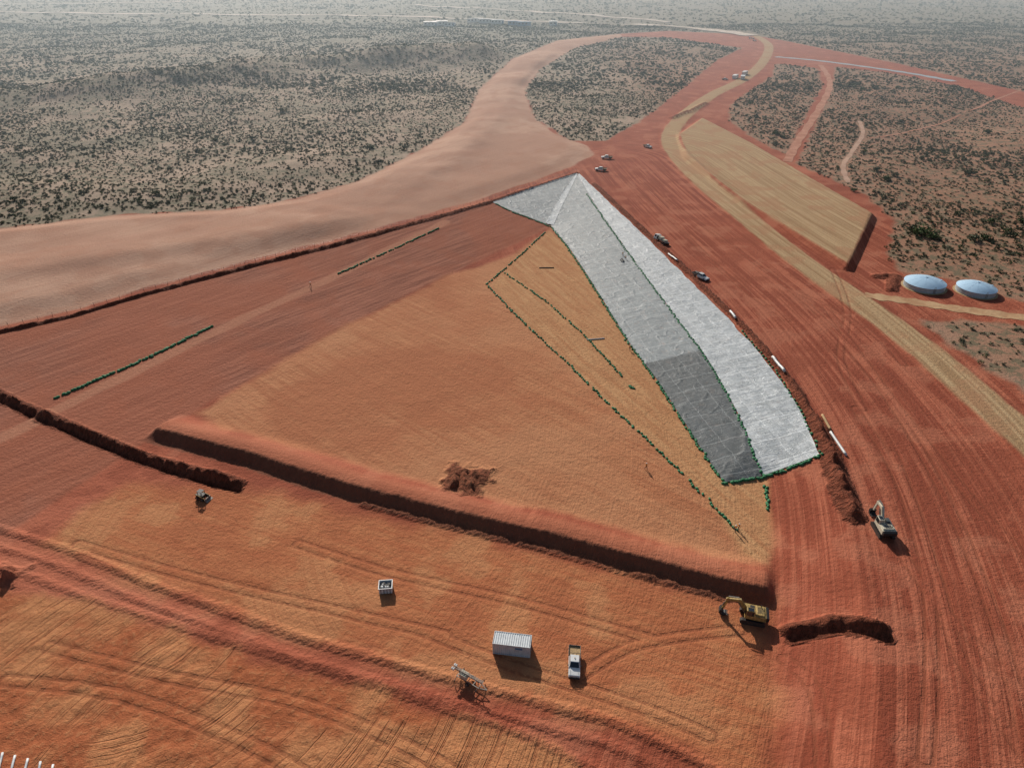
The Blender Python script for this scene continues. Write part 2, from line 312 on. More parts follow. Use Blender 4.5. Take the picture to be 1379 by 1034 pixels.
# ------------------------------------------------------------------ simple mats
def pm(name,col,rough=.5,metal=0,var=.12,scale=3,spec=.4,bmp=0):
    T=NT(name); tc=T.n.new('ShaderNodeTexCoord').outputs['Object']
    n=T.noise(tc,scale,3,.65,0,'3D')
    d=tuple(max(0,x*(1-var*2)) for x in col)
    cc=T.mix(T.ss(n,.35,.65),d,col)
    return T.fin(cc,rough,T.bump(n,bmp,.05) if bmp else None,metal,spec)
M=dict(white=pm('white_paint',(.75,.75,.73),.35,0,.06),glass=pm('dark_glass',(.02,.025,.03),.08,0,.05,spec=.8),
 tyre=pm('tyre_rubber',(.03,.028,.026),.8),steel=pm('dusty_steel',(.22,.2,.18),.5,.5),dark=pm('dark_metal',(.045,.042,.04),.6,.3),
 yellow=pm('machine_yellow',(.46,.31,.10),.55,0,.25),cream=pm('machine_cream',(.6,.55,.42),.45,0,.12),
 cont=pm('container_paint',(.62,.65,.66),.5,0,.1,1.2),tan=pm('timber_load',(.5,.33,.16),.8,0,.2),
 blue=pm('blue_paint',(.12,.25,.42),.5),pipe=pm('pipe_white',(.72,.72,.7),.4),bag=pm('sandbag_green',(.05,.25,.10),.8,0,.25,8),
 roof=pm('tank_roof',(.45,.65,.82),.28,0,.05,.6,.6),rib=pm('tank_rib',(.40,.56,.70),.4,0,.05),wall=pm('tank_wall',(.42,.46,.48),.4,.3,.08),
 skin=pm('skin',(.42,.24,.16),.6),hivis=pm('hivis_shirt',(.8,.33,.04),.8),navy=pm('navy_trousers',(.03,.04,.08),.9),
 boot=pm('boot_leather',(.09,.05,.03),.8),hat=pm('helmet',(.8,.8,.78),.35),red=pm('tail_lamp',(.4,.02,.02),.3),lamp=pm('head_lamp',(.7,.7,.68),.15),
 track=pm('track_steel',(.07,.05,.04),.8,.2,.2,5))
# ------------------------------------------------------------------ mesh helpers
def box(sx,sy,sz,cx=0,cy=0,cz=0,tx=1.,ty=1.,shx=0.):
    v=[]
    for k,(ax,ay,o) in enumerate(((1,1,0),(tx,ty,shx))):
        for i,j in ((-1,-1),(1,-1),(1,1),(-1,1)): v.append((cx+o+i*sx/2*ax,cy+j*sy/2*ay,cz+(-.5+k)*sz))
    return v,[(3,2,1,0),(4,5,6,7),(0,1,5,4),(1,2,6,5),(2,3,7,6),(3,0,4,7)]
def cyl(r,L,c=(0,0,0),axis='z',n=16,r2=None):
    r2=r if r2 is None else r2; v=[]
    for k,rr in ((-.5,r),(.5,r2)):
        for i in range(n):
            a=2*math.pi*i/n; q=(rr*math.cos(a),rr*math.sin(a),k*L)
            if axis=='y': q=(q[0],q[2],q[1])
            if axis=='x': q=(q[2],q[0],q[1])
            v.append(tuple(q[m]+c[m] for m in range(3)))
    f=[tuple(range(n))[::-1],tuple(range(n,2*n))]+[(i,(i+1)%n,n+(i+1)%n,n+i) for i in range(n)]
    return v,f
def prof(pts,y0,y1):
    n=len(pts); v=[(x,y0,z) for x,z in pts]+[(x,y1,z) for x,z in pts]
    return v,[tuple(range(n)),tuple(range(2*n-1,n-1,-1))]+[((i+1)%n,i,n+i,n+(i+1)%n) for i in range(n)]
def beam(a,b,w,h=None,w2=None):
    h=h or w; w2=w2 or w; a=Vector(a);b=Vector(b);d=(b-a).normalized()
    up=Vector((0,0,1)) if abs(d.z)<.95 else Vector((1,0,0)); s_=d.cross(up).normalized(); u_=s_.cross(d)
    v=[]
    for q,ww,hh in ((a,w,h),(b,w2,h*w2/w)):
        for i,j in ((-1,-1),(1,-1),(1,1),(-1,1)): v.append(tuple(q+s_*i*ww/2+u_*j*hh/2))
    return v,[(3,2,1,0),(4,5,6,7),(0,1,5,4),(1,2,6,5),(2,3,7,6),(3,0,4,7)]
def cat(*vf):
    V=[];Fc=[]
    for v,f in vf:
        o=len(V); V+=v; Fc+=[tuple(i+o for i in q) for q in f]
    return V,Fc
def ob(name,vf,mat,parent=None,bevel=0,smooth=False):
    me=bpy.data.meshes.new(name); me.from_pydata(vf[0],[],vf[1])
    bm=bmesh.new(); bm.from_mesh(me); bmesh.ops.recalc_face_normals(bm,faces=bm.faces); bm.to_mesh(me); bm.free()
    me.materials.append(mat if not isinstance(mat,str) else M[mat])
    if smooth: me.polygons.foreach_set('use_smooth',[True]*len(me.polygons))
    o=bpy.data.objects.new(name,me); sc.collection.objects.link(o)
    if parent: o.parent=parent
    if bevel:
        b=o.modifiers.new('bevel','BEVEL'); b.width=bevel; b.segments=2; b.limit_method='ANGLE'
    return o
def root(name,u=None,v=None,head=0,xyz=None,sc_=1.,sink=0):
    x,y,z=xyz if xyz else G(u,v)
    e=bpy.data.objects.new(name,None); e.empty_display_size=.5; sc.collection.objects.link(e)
    d=1.5; nx=-(hz(x+d,y)-hz(x-d,y))/(2*d); ny=-(hz(x,y+d)-hz(x,y-d))/(2*d)
    nrm=Vector((nx,ny,1)).normalized()
    fw=Vector((math.cos(head),math.sin(head),0)); fw=(fw-nrm*fw.dot(nrm)).normalized(); sd=nrm.cross(fw)
    mt=Matrix((fw,sd,nrm)).transposed().to_4x4(); mt.translation=Vector((x,y,z-sink)); e.matrix_world=mt@Matrix.Scale(sc_,4)
    return e
def wheels(r,xsl,ys_,rad,w):
    ob('tyres',cat(*[cyl(rad,w,(x,y,rad),'y',18) for x in xsl for y in ys_]),'tyre',r,.03)
    ob('hubs',cat(*[cyl(rad*.55,w+.03,(x,y,rad),'y',10) for x in xsl for y in ys_]),'steel',r)
def pickup(u,v,head,load=False,s=1.):
    r=root('pickup_truck',u,v,head,sc_=s)
    ob('body',prof([(2.6,.42),(2.68,.75),(2.55,1.0),(1.35,1.14),(-.85,1.14),(-.85,.42)],-.9,.9),'white',r,.07)
    ob('cab',cat(([(1.3,-.82,1.13),(1.3,.82,1.13),(-.78,.82,1.13),(-.78,-.82,1.13),(.6,-.68,1.74),(.6,.68,1.74),(-.62,.68,1.76),(-.62,-.68,1.76)],box(1,1,1)[1])),'white',r,.05)
    ob('windscreen',([(1.27,-.72,1.19),(1.27,.72,1.19),(.68,.60,1.69),(.68,-.60,1.69)],[(0,1,2,3)]),'glass',r).location=(.02,0,.01)
    sw_=[]
    for s_ in (-1,1):
        y0,y1=s_*.825,s_*.705
        for a,b,c_,d_ in ((1.05,.52,.02,.02),(-.06,-.06,-.55,-.66)):
            sw_.append(([(a,y0,1.2),(b,y1,1.68),(c_,y1,1.68),(d_,y0,1.2)],[(0,1,2,3)]))
    ob('side_windows',cat(*sw_),'glass',r)
    ob('rear_window',([(-.775,-.6,1.25),(-.775,.6,1.25),(-.665,.55,1.66),(-.665,-.55,1.66)],[(0,1,2,3)]),'glass',r).location=(-.02,0,0)
    ob('tray',cat(box(1.9,1.9,.08,-1.83,0,.92),box(.05,1.9,.28,-2.76,0,1.08),box(1.84,.05,.28,-1.83,.93,1.08),box(1.84,.05,.28,-1.83,-.93,1.08)),'steel',r,.01)
    ob('tray_deck',box(1.78,1.76,.03,-1.83,0,.98),'tan',r)
    ob('headboard',cat(*[box(.05,.05,.8,-.93,y,1.33) for y in (-.85,-.3,.3,.85)],box(.05,1.8,.06,-.93,0,1.75)),'dark',r)
    ob('chassis',cat(box(5,.1,.16,-.1,.4,.5),box(5,.1,.16,-.1,-.4,.5)),'dark',r)
    ob('bumper',cat(box(.15,1.75,.22,2.72,0,.55),cyl(.035,1.4,(2.78,0,.95),'y',8),box(.06,.06,.45,2.76,.35,.78),box(.06,.06,.45,2.76,-.35,.78)),'dark',r)
    ob('bonnet_seam',cat(box(1.1,.02,.01,1.9,.6,1.09),box(1.1,.02,.01,1.9,-.6,1.09)),'dark',r)
    ob('headlamps',cat(box(.08,.34,.16,2.63,.68,.84),box(.08,.34,.16,2.63,-.68,.84)),'lamp',r,.02)
    ob('mirrors',cat(box(.12,.22,.18,.98,1.0,1.28),box(.12,.22,.18,.98,-1.0,1.28)),'dark',r,.02)
    ob('beacon',cyl(.08,.12,(0,0,1.83),'z',10),'yellow',r)
    if load: ob('toolbox',cat(box(.7,1.6,.5,-1.35,0,1.25),box(.6,.9,.4,-2.2,.2,1.2)),'steel',r,.03)
    wheels(r,(1.7,-1.65),(-.78,.78),.39,.26); return r
def truck(u,v,head):
    r=root('flatbed_truck',u,v,head)
    ob('cab',prof([(3.6,.6),(3.65,1.3),(3.3,2.4),(2.0,2.45),(1.95,.6)],-1.05,1.05),'white',r,.08)
    ob('windscreen',([(3.66,-.9,1.4),(3.66,.9,1.4),(3.36,.85,2.25),(3.36,-.85,2.25)],[(0,1,2,3)]),'glass',r).location=(.01,0,0)
    ob('side_windows',cat(*[([(3.3,y,1.45),(3.15,y,2.2),(2.3,y,2.2),(2.3,y,1.45)],[(0,1,2,3)]) for y in (-1.06,1.06)]),'glass',r)
    ob('deck',cat(box(5.6,2.2,.15,-.95,0,1.15),box(.08,2.2,.9,1.75,0,1.6)),'steel',r,.01)
    ob('load',cat(box(1.8,1.8,1.0,.4,0,1.75),box(1.6,1.6,.6,-1.8,0,1.55)),'cream',r,.06)
    ob('chassis',box(7,.8,.25,0,0,.85),'dark',r); wheels(r,(2.7,-1.9,-2.9),(-.95,.95),.46,.3)
def stadium(L,h,z0,n=8):
    rr=h/2; pts=[]
    for i in range(n+1):
        a=-math.pi/2+math.pi*i/n; pts.append((L/2-rr+rr*math.cos(a),z0+rr+rr*math.sin(a)))
    for i in range(n+1):
        a=math.pi/2+math.pi*i/n; pts.append((-L/2+rr+rr*math.cos(a),z0+rr+rr*math.sin(a)))
    return pts
def excavator(u,v,head,col='yellow',reach=0,s=1.):
    r=root('excavator',u,v,head,sc_=s)
    ob('tracks',cat(prof(stadium(3.9,.85,0),.8,1.4),prof(stadium(3.9,.85,0),-1.4,-.8)),'track',r)
    gr=[]
    for y in (-1.1,1.1):
        for i in range(15): gr.append(box(.07,.64,.05,-1.5+i*.215,y,.86)); 
        for i in range(15): gr.append(box(.07,.64,.03,-1.5+i*.215,y,.0))
    ob('track_shoes',cat(*gr),'dark',r)
    ob('undercarriage',cat(box(2.2,1.6,.4,0,0,.6),cyl(.65,.3,(0,0,.95),'z',18)),'dark',r)
    ob('house',cat(box(2.4,2.5,.9,-.75,0,1.55,.97,.96),box(1.5,.8,.9,.85,-.85,1.55,.9,.95)),col,r,.06)
    ob('engine_cover',cat(box(1.3,2.2,.25,-1.0,0,2.1,.9,.9)),col,r,.05)
    ob('engine_vents',cat(*[box(.08,1.2,.03,-1.35+i*.18,0,2.235) for i in range(5)],box(.7,.9,.04,.2,-.5,2.03)),'dark',r)
    ob('counterweight',prof([(-1.95,1.1),(-2.35,1.25),(-2.4,1.9),(-1.95,2.1)],-1.22,1.22),'dark',r,.08)
    ob('cab',box(1.5,.95,1.75,.6,.75,1.98,.85,.92,-.05),col,r,.06)
    ob('cab_windows',cat(box(.02,.75,1.0,1.31,.75,2.2),box(1.05,.02,.85,.58,1.225,2.3),box(1.05,.02,.85,.58,.275,2.3),box(.9,.7,.02,.55,.75,2.87)),'glass',r)
    tip=(4.5+reach,0,3.3); hz_=(2.5,0,3.7); bk=(4.7+reach,0,1.15)
    ob('boom',cat(beam((1.0,0,1.6),hz_,.42,.6,.45),beam((2.3,0,3.62),tip,.42,.55,.3)),col,r,.04)
    ob('stick',beam((tip[0]-.35,0,3.65),bk,.3,.42,.24),col,r,.03)
    ob('hydraulic_rams',cat(beam((1.3,.32,1.4),(2.6,.32,3.3),.13),beam((1.3,-.32,1.4),(2.6,-.32,3.3),.13),beam((2.6,0,4.1),(tip[0]-.3,0,3.95),.14),beam((tip[0]-.1,0,3.1),(bk[0]+.3,0,1.4),.12)),'steel',r)
    b0=bk[0]
    ob('bucket',prof([(b0+.35,1.25),(b0+.55,.6),(b0+.3,.12),(b0-.35,.05),(b0-.75,.3),(b0-.55,.38),(b0-.3,.3),(b0+.1,.5),(b0-.1,1.1)],-.55,.55),'dark',r,.02)
    ob('bucket_teeth',cat(*[box(.22,.08,.06,b0-.8,-.45+i*.225,.3) for i in range(5)]),'steel',r)
    ob('exhaust',cyl(.06,.5,(-1.1,-.7,2.45),'z',8),'dark',r)
def container(u,v,head):
    r=root('shipping_container',u,v,head)
    L,W,Hh=6.06,2.44,2.59
    def corr(n,length,amp):
        out_=[];p_=length/n
        for i in range(n):
            x=-length/2+i*p_; out_+=[(x,0),(x+p_*.25,0),(x+p_*.5,amp),(x+p_*.75,amp)]
        return out_+[(length/2,0)]
    vs_=[];fs=[]
    for sy in (-1,1):
        c_=corr(18,L-.3,.09); o=len(vs_)
        for x,a in c_: vs_+= [(x,sy*(W/2-.11+a*.9),.18),(x,sy*(W/2-.11+a*.9),Hh-.12)]
        fs+=[(o+2*i,o+2*i+2,o+2*i+3,o+2*i+1) for i in range(len(c_)-1)]
    c_=corr(8,W-.3,.09); o=len(vs_)
    for y,a in c_: vs_+= [(-L/2+.11-a*.9,y,.18),(-L/2+.11-a*.9,y,Hh-.12)]
    fs+=[(o+2*i,o+2*i+2,o+2*i+3,o+2*i+1) for i in range(len(c_)-1)]
    c_=corr(16,L-.3,.06); o=len(vs_)
    for x,a in c_: vs_+= [(x,-W/2+.1,Hh-.08+a),(x,W/2-.1,Hh-.08+a)]
    fs+=[(o+2*i,o+2*i+2,o+2*i+3,o+2*i+1) for i in range(len(c_)-1)]
    ob('corrugated_panels',(vs_,fs),'cont',r)
    fr=[box(.16,.16,Hh,sx*(L/2-.08),sy*(W/2-.08),Hh/2) for sx in (-1,1) for sy in (-1,1)]
    fr+=[box(L-.3,.1,.13,0,sy*(W/2-.05),z) for sy in (-1,1) for z in (.1,Hh-.06)]
    fr+=[box(.1,W-.3,.13,sx*(L/2-.05),0,z) for sx in (-1,1) for z in (.1,Hh-.06)]
    ob('frame',cat(*fr),'cont',r,.01)
    ob('floor',box(L-.3,W-.2,.08,0,0,.16),'dark',r)
    ob('doors',cat(box(.05,1.08,2.3,L/2-.06,.56,1.3),box(.05,1.08,2.3,L/2-.06,-.56,1.3)),'cont',r,.01)
    ob('door_bars',cat(*[cyl(.025,2.35,(L/2-.01,y,1.3),'z',6) for y in (-.85,-.3,.3,.85)]),'steel',r)
    ob('id_plate',box(1.1,.02,.35,1.2,-W/2+.005,1.9),'blue',r)
def tank(u,v,rad,h):
    r=root('water_tank',u,v,0)
    n=64; vs_=[];fs=[]
    hs=np.linspace(0,h,13)
    for k,z in enumerate(hs):
        rr=rad+(.04 if k%2 else 0)
        vs_+=[(rr*math.cos(2*math.pi*i/n),rr*math.sin(2*math.pi*i/n),z) for i in range(n)]
    for k in range(12): fs+=[(k*n+i,k*n+(i+1)%n,(k+1)*n+(i+1)%n,(k+1)*n+i) for i in range(n)]
    ob('wall',(vs_,fs),'wall',r)
    vs_=[];fs=[];K=8
    for k in range(K):
        q=1-k/K; rr=(rad+.15)*q; z=h+.02+1.5*(1-q*q)
        vs_+=[(rr*math.cos(2*math.pi*i/n),rr*math.sin(2*math.pi*i/n),z) for i in range(n)]
    for k in range(K-1): fs+=[(k*n+i,k*n+(i+1)%n,(k+1)*n+(i+1)%n,(k+1)*n+i) for i in range(n)]
    vs_.append((0,0,h+1.54)); fs+=[((K-1)*n+i,(K-1)*n+(i+1)%n,len(vs_)-1) for i in range(n)]
    ob('roof',(vs_,fs),'roof',r,0,True)
    rb=[]
    for i in range(12):
        a=2*math.pi*i/12
        for k in range(4):
            q0,q1=1-k/4,1-(k+1)/4
            if k==3: q1=.05
            rb.append(beam(((rad+.1)*q0*math.cos(a),(rad+.1)*q0*math.sin(a),h+.03+1.5*(1-q0*q0)),((rad+.1)*q1*math.cos(a),(rad+.1)*q1*math.sin(a),h+.03+1.5*(1-q1*q1)),.06,.05))
    ob('roof_ribs',cat(*rb),'rib',r)
    ob('vent',cyl(.3,.25,(0,0,h+1.62),'z',14),'rib',r,.03)
    ob('hatch',box(.8,.8,.12,rad*.75,-.5,h+.78),'rib',r,.02)
    ob('ladder',cat(*[beam((.25*s_,-rad-.12,0),(.25*s_,-rad-.12,h+.6),.05) for s_ in (-1,1)],*[box(.5,.04,.04,0,-rad-.12,.3+i*.3) for i in range(8)]),'steel',r)
    ob('base_ring',cyl(rad+.7,.12,(0,0,.04),'z',48),'tan',r)
# ------------------------------------------------------------------ liner
def linermat(name,a,b,rough,seam,wr=.9,dust=.35,pn=6.8,pc=.12,fo=.15,off=0.):
    T=NT(name); p=T.pos; al=-ang(S(800,300),S(1050,560))
    n=T.noise(p,.35,4,.6); w=T.noise(T.mp(p,al,(.9,.16,.1)),1.,3,.6,.8); w2=T.noise(T.mp(p,al,(.14,.9,.1)),1,3,.6,.6)
    c=T.mix(T.ss(n,.35,.65),a,b)
    q=T.mp(p,al,(1,1,1)); sx=T.n.new('ShaderNodeSeparateXYZ'); T.l.new(q,sx.inputs[0])
    px_=T.ma('DIVIDE',T.ma('ADD',sx.outputs[0],T.ma('MULTIPLY',n,.9)),pn); f=T.ma('FRACT',px_)
    wn=T.n.new('ShaderNodeTexWhiteNoise'); wn.noise_dimensions='1D'; T.put(wn.inputs['W'],T.ma('FLOOR',px_))
    c=T.mix(T.ma('MULTIPLY',wn.outputs['Value'],pc*3),c,tuple(x*.72 for x in a))
    c=T.mix(T.ss(f,.05,.0,0,.85),c,seam)
    f2=T.ma('FRACT',T.ma('DIVIDE',T.ma('ADD',sx.outputs[1],T.ma('MULTIPLY',n,1.5)),5.7)); c=T.mix(T.ss(f2,.045,.0,0,.65),c,seam)
    c=T.mix(T.ss(T.noise(p,.5,4,.7),.55,.75,0,dust),c,(.40,.24,.17))
    r1=T.ma('ABSOLUTE',T.ma('SUBTRACT',w,.5)); r2=T.ma('ABSOLUTE',T.ma('SUBTRACT',w2,.5))
    fold=T.ma('MAXIMUM',T.ss(r1,.0,.03,1.,0),T.ss(r2,.0,.02,.6,0))
    c=T.mix(T.ma('MULTIPLY',fold,fo),c,seam)
    h=T.ma('ADD',T.ma('MULTIPLY',fold,.5),T.ma('MULTIPLY',T.ma('ADD',w,n),.6))
    return T.fin(c,rough,T.bump(h,wr,.3),0,.35)
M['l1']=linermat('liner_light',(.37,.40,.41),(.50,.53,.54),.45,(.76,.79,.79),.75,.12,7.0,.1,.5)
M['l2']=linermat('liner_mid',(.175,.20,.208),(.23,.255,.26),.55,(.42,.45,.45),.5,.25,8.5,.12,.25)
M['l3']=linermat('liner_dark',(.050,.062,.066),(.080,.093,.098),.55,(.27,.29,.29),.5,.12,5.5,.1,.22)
def resamp(pts,n):
    P=np.array(pts); d=np.r_[0,np.cumsum(np.hypot(*np.diff(P,axis=0).T))]; t=np.linspace(0,d[-1],n)
    return np.stack([np.interp(t,d,P[:,0]),np.interp(t,d,P[:,1])],-1)
linerroot=bpy.data.objects.new('pond_liner',None); sc.collection.objects.link(linerroot)
def sheet(name,A,B,mat,dz,parent,nu=None,nv=None,wr=.07):
    LA=sum(math.dist(a,b) for a,b in zip(A[:-1],A[1:])); LB=max(math.dist(A[0],B[0]),math.dist(A[-1],B[-1]),math.dist(A[len(A)//2],B[len(B)//2]))
    nu=nu or int(LA/.35)+2; nv=nv or int(LB/.35)+3
    a=resamp(A,nu); b=resamp(B,nu); k=np.linspace(0,1,nv)[None,:,None]
    ts=np.linspace(0,60,nu); jag=(fbm(ts,ts*0+3,1.5,3,31)-.5)*.9
    nrm=(a-b)/(np.hypot(*(a-b).T)[:,None]+1e-6); a=a+nrm*jag[:,None]; 
    P=a[:,None,:]*(1-k)+b[:,None,:]*k; x=P[...,0];y=P[...,1]
    z=bil(Z,x.ravel(),y.ravel()).reshape(x.shape)+dz+wr*fbm(x,y,2.2,3,9)
    cr=np.abs(fbm(x*.8+y*.5,y*.8-x*.5,5,2,12)-.5); z+=.08*(1-sm(cr,0,.05))
    idx=np.arange(nu*nv).reshape(nu,nv)
    v=list(zip(x.ravel().tolist(),y.ravel().tolist(),z.ravel().tolist()))
    f=np.stack([idx[:-1,:-1],idx[1:,:-1],idx[1:,1:],idx[:-1,1:]],-1).reshape(-1,4).tolist()
    return ob(name,(v,f),mat,parent,0,True)
def GZ(l): return [G(u,v)[:2] for u,v in l]
Lout=smoothline(GZ([(780,234),(815,268),(857,308),(900,350),(945,394),(993,444),(1040,498),(1075,552),(1095,595),(1105,612)]),4)
Lmid=smoothline(GZ([(778,236),(795,265),(822,305),(850,345),(900,413),(945,472),(975,522),(1000,570),(1015,610),(1027,641)]),4)
Lin=smoothline(GZ([(776,238),(755,270),(742,303),(765,332),(800,385),(845,458),(868,490)]),4)
sp_=G(948,477); ksp=min(range(len(Lmid)),key=lambda i:math.dist(Lmid[i],sp_[:2]))
Lmid_up=Lmid[:ksp+1]; Lmid_dn=Lmid[ksp:]
Lin_dn=smoothline(GZ([(868,490),(885,512),(935,590),(975,650)]),4)
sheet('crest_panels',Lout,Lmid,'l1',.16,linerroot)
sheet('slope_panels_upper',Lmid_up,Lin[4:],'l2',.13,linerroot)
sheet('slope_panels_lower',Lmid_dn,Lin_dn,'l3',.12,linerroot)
sheet('corner_panels',GZ([(664,272),(700,259),(740,245),(776,234)]),GZ([(664,273),(690,285),(712,293),(735,302)]),'l2',.13,linerroot)
sheet('corner_flap',GZ([(776,234),(755,265),(735,302)]),GZ([(778,235),(765,262),(746,303)]),'l1',.22,linerroot)
# ------------------------------------------------------------------ sandbags
def bags(path,sp=.75,s=1.,px=True):
    pts=GZ(path) if px else path
    L=sum(math.dist(a,b) for a,b in zip(pts[:-1],pts[1:])); n=int(L/sp)+2; P=resamp(pts,n); out_=[]
    for i in range(n):
        if random.random()<.08: continue
        d=P[min(i+1,n-1)]-P[max(i-1,0)]; a=math.atan2(d[1],d[0])+random.gauss(0,.45)
        x=P[i][0]+random.gauss(0,.16); y=P[i][1]+random.gauss(0,.16); z=hz(x,y)+.16
        l,w,h=(.38*s*random.uniform(.8,1.2),.26*s*random.uniform(.8,1.2),.17*s*random.uniform(.8,1.4))
        v=[];nn=8
        for zz,q in ((-1,.75),(-.2,1.),(.5,.85),(1,.4)):
            for k in range(nn):
                b=2*math.pi*k/nn; cx=l*q*math.copysign(abs(math.cos(b))**.7,math.cos(b)); cy=w*q*math.copysign(abs(math.sin(b))**.7,math.sin(b))
                v.append((x+cx*math.cos(a)-cy*math.sin(a),y+cx*math.sin(a)+cy*math.cos(a),z+zz*h))
        f=[(k+j*nn,(k+1)%nn+j*nn,(k+1)%nn+(j+1)*nn,k+(j+1)*nn) for j in range(3) for k in range(nn)]+[tuple(range(nn))[::-1],tuple(range(3*nn,4*nn))]
        out_.append((v,f))
    ob('sandbag_row',cat(*out_),'bag',None,0,True)
bags([(655,383),(700,430),(760,485),(820,545),(870,590),(920,640),(960,680),(992,714)],.95,1.15)
bags([(680,368),(740,410),(790,455),(815,482),(838,507)],1.05,1.15)
bags([(735,312),(700,345),(655,383)],1.2,1.2)
bags([(75,536),(130,512),(200,482),(285,440)],.55,1.5)
bags([(455,369),(520,340),(590,308)],.9,1.3)
bags([(666,274),(690,286),(712,294),(735,303),(742,306),(765,334),(800,388),(845,460),(885,515),(935,593),(975,651)],.8,1.2)
bags([(975,652),(1000,647),(1027,643),(1060,633),(1104,614)],.55,1.3)
bags([(1030,655),(1034,670),(1033,685)],.6,1.2)
bags([(790,262),(850,347),(900,415),(945,474),(975,524),(1000,572),(1015,612),(1027,640)],1.0,1.25)
bags([(1107,612),(1095,590),(1078,553),(1045,500),(1000,447)],1.6,1.2)
bags([(846,520),(853,523)],.5,1.3)
# ------------------------------------------------------------------ pipes
def pipe(a,b,rad=.2,mat='pipe',name='pipe_section'):
    A=G(*a);B=G(*b); n=10; vs_=[];fs=[];k=10
    d=Vector((B[0]-A[0],B[1]-A[1],0)).normalized(); sd=Vector((-d.y,d.x,0))
    for i in range(n+1):
        x=A[0]+(B[0]-A[0])*i/n; y=A[1]+(B[1]-A[1])*i/n; z=max(hz(x,y),hz(x+sd.x*.3,y+sd.y*.3))+rad
        for j in range(k):
            t_=2*math.pi*j/k; q=Vector((x,y,z))+sd*rad*math.cos(t_)+Vector((0,0,rad*math.sin(t_))); vs_.append(tuple(q))
    for i in range(n): fs+=[(i*k+j,i*k+(j+1)%k,(i+1)*k+(j+1)%k,(i+1)*k+j) for j in range(k)]
    fs+=[tuple(range(k)),tuple(range(n*k,n*k+k))]
    ob(name,(vs_,fs),mat,None,0,True)
pipe((1040,482),(1056,502),.35);pipe((983,421),(990,430),.35);pipe((1107,560),(1118,580),.3,'tan');pipe((1118,583),(1139,614),.3)
pipe((726,361),(746,361),.15,'dark');pipe((790,458),(814,456),.15)
pipe((900,343),(912,352),.25)
for i in range(7): pipe((-30+i*17,1006+i*4),(-44+i*17,1060+i*5),.16,'cont')
# ------------------------------------------------------------------ vehicles
Rd=math.radians
container(690,874,Rd(-8)); 
pickup(773,895,Rd(-95)); pickup(943,375,Rd(-50),True,1.1); pickup(809,230,Rd(170),False,1.1); pickup(817,214,Rd(175),False,1.1); pickup(872,199,Rd(-50))
truck(890,327,Rd(118))
excavator(1012,833,Rd(165),'yellow',0,1.05); excavator(1188,716,Rd(88),'cream',-.2,1.05)
def skip(u,v,head):
    r=root('skip_bin',u,v,head)
    ob('bin_walls',cat(box(2.3,.07,1.2,0,.95,.75),box(2.3,.07,1.2,0,-.95,.75),box(.07,1.83,1.2,1.1,0,.75),box(.07,1.83,1.2,-1.1,0,.75),box(2.2,1.83,.08,0,0,.22)),'cont',r,.01)
    ob('ribs',cat(*[box(.1,.06,1.15,x,y,.75) for x in (-.8,-.27,.27,.8) for y in (-1.02,1.02)]),'steel',r)
    ob('rim',cat(box(2.45,.12,.1,0,1.0,1.38),box(2.45,.12,.1,0,-1.0,1.38),box(.12,1.85,.1,1.16,0,1.38),box(.12,1.85,.1,-1.16,0,1.38)),'white',r)
    ob('rubbish',cat(*[box(random.uniform(.3,.6),random.uniform(.3,.6),.3,random.uniform(-.7,.7),random.uniform(-.5,.5),random.uniform(.8,1.2)) for _ in range(12)]),'dark',r,.06)
    ob('rubbish_bags',cat(*[box(.35,.3,.25,random.uniform(-.7,.7),random.uniform(-.5,.5),1.2) for _ in range(5)]),'white',r,.1)
    ob('skids',cat(box(2.3,.12,.18,0,.6,.09),box(2.3,.12,.18,0,-.6,.09)),'dark',r)
skip(520,794,Rd(6))
def tower(u,v,head):
    r=root('lighting_tower_trailer',u,v,head)
    ob('frame',cat(box(4.2,.1,.12,0,.45,.55),box(4.2,.1,.12,0,-.45,.55),*[box(.1,.9,.1,x,0,.55) for x in (-2,-1,0,1,2)],beam((2.1,.4,.55),(3.3,0,.5),.1),beam((2.1,-.4,.55),(3.3,0,.5),.1)),'steel',r)
    ob('generator',box(1.3,1.0,.8,-.9,0,1.05),'cream',r,.05)
    m=[]
    for y in (-.15,.15):
        for z in (1.55,1.85): m.append(beam((-2.8,y,z),(2.6,y,z),.06))
    for i in range(12):
        x=-2.7+i*.44; m.append(beam((x,-.15,1.55),(x+.44,.15,1.55),.04)); m.append(beam((x,-.15,1.85),(x+.44,-.15,1.55),.04)); m.append(beam((x,.15,1.55),(x+.44,.15,1.85),.04))
    m+= [beam((-1.8,0,.55),(-1.8,0,1.55),.1),beam((1.7,0,.55),(1.7,0,1.55),.1)]
    ob('folded_mast',cat(*m),'steel',r)
    ob('lamps',cat(*[box(.2,.4,.35,-2.9+dx,y,1.7) for dx in (0,.3) for y in (-.35,.35)]),'lamp',r,.03)
    ob('outriggers',cat(*[beam((x,y*.4,.55),(x,y*1.3,.5),.08) for x in (-1.9,1.9) for y in (-1,1)],*[box(.1,.1,.5,x,y*1.3,.27) for x in (-1.9,1.9) for y in (-1,1)]),'dark',r)
    wheels(r,(0.1,),(-.75,.75),.34,.2)
tower(632,918,Rd(-32))
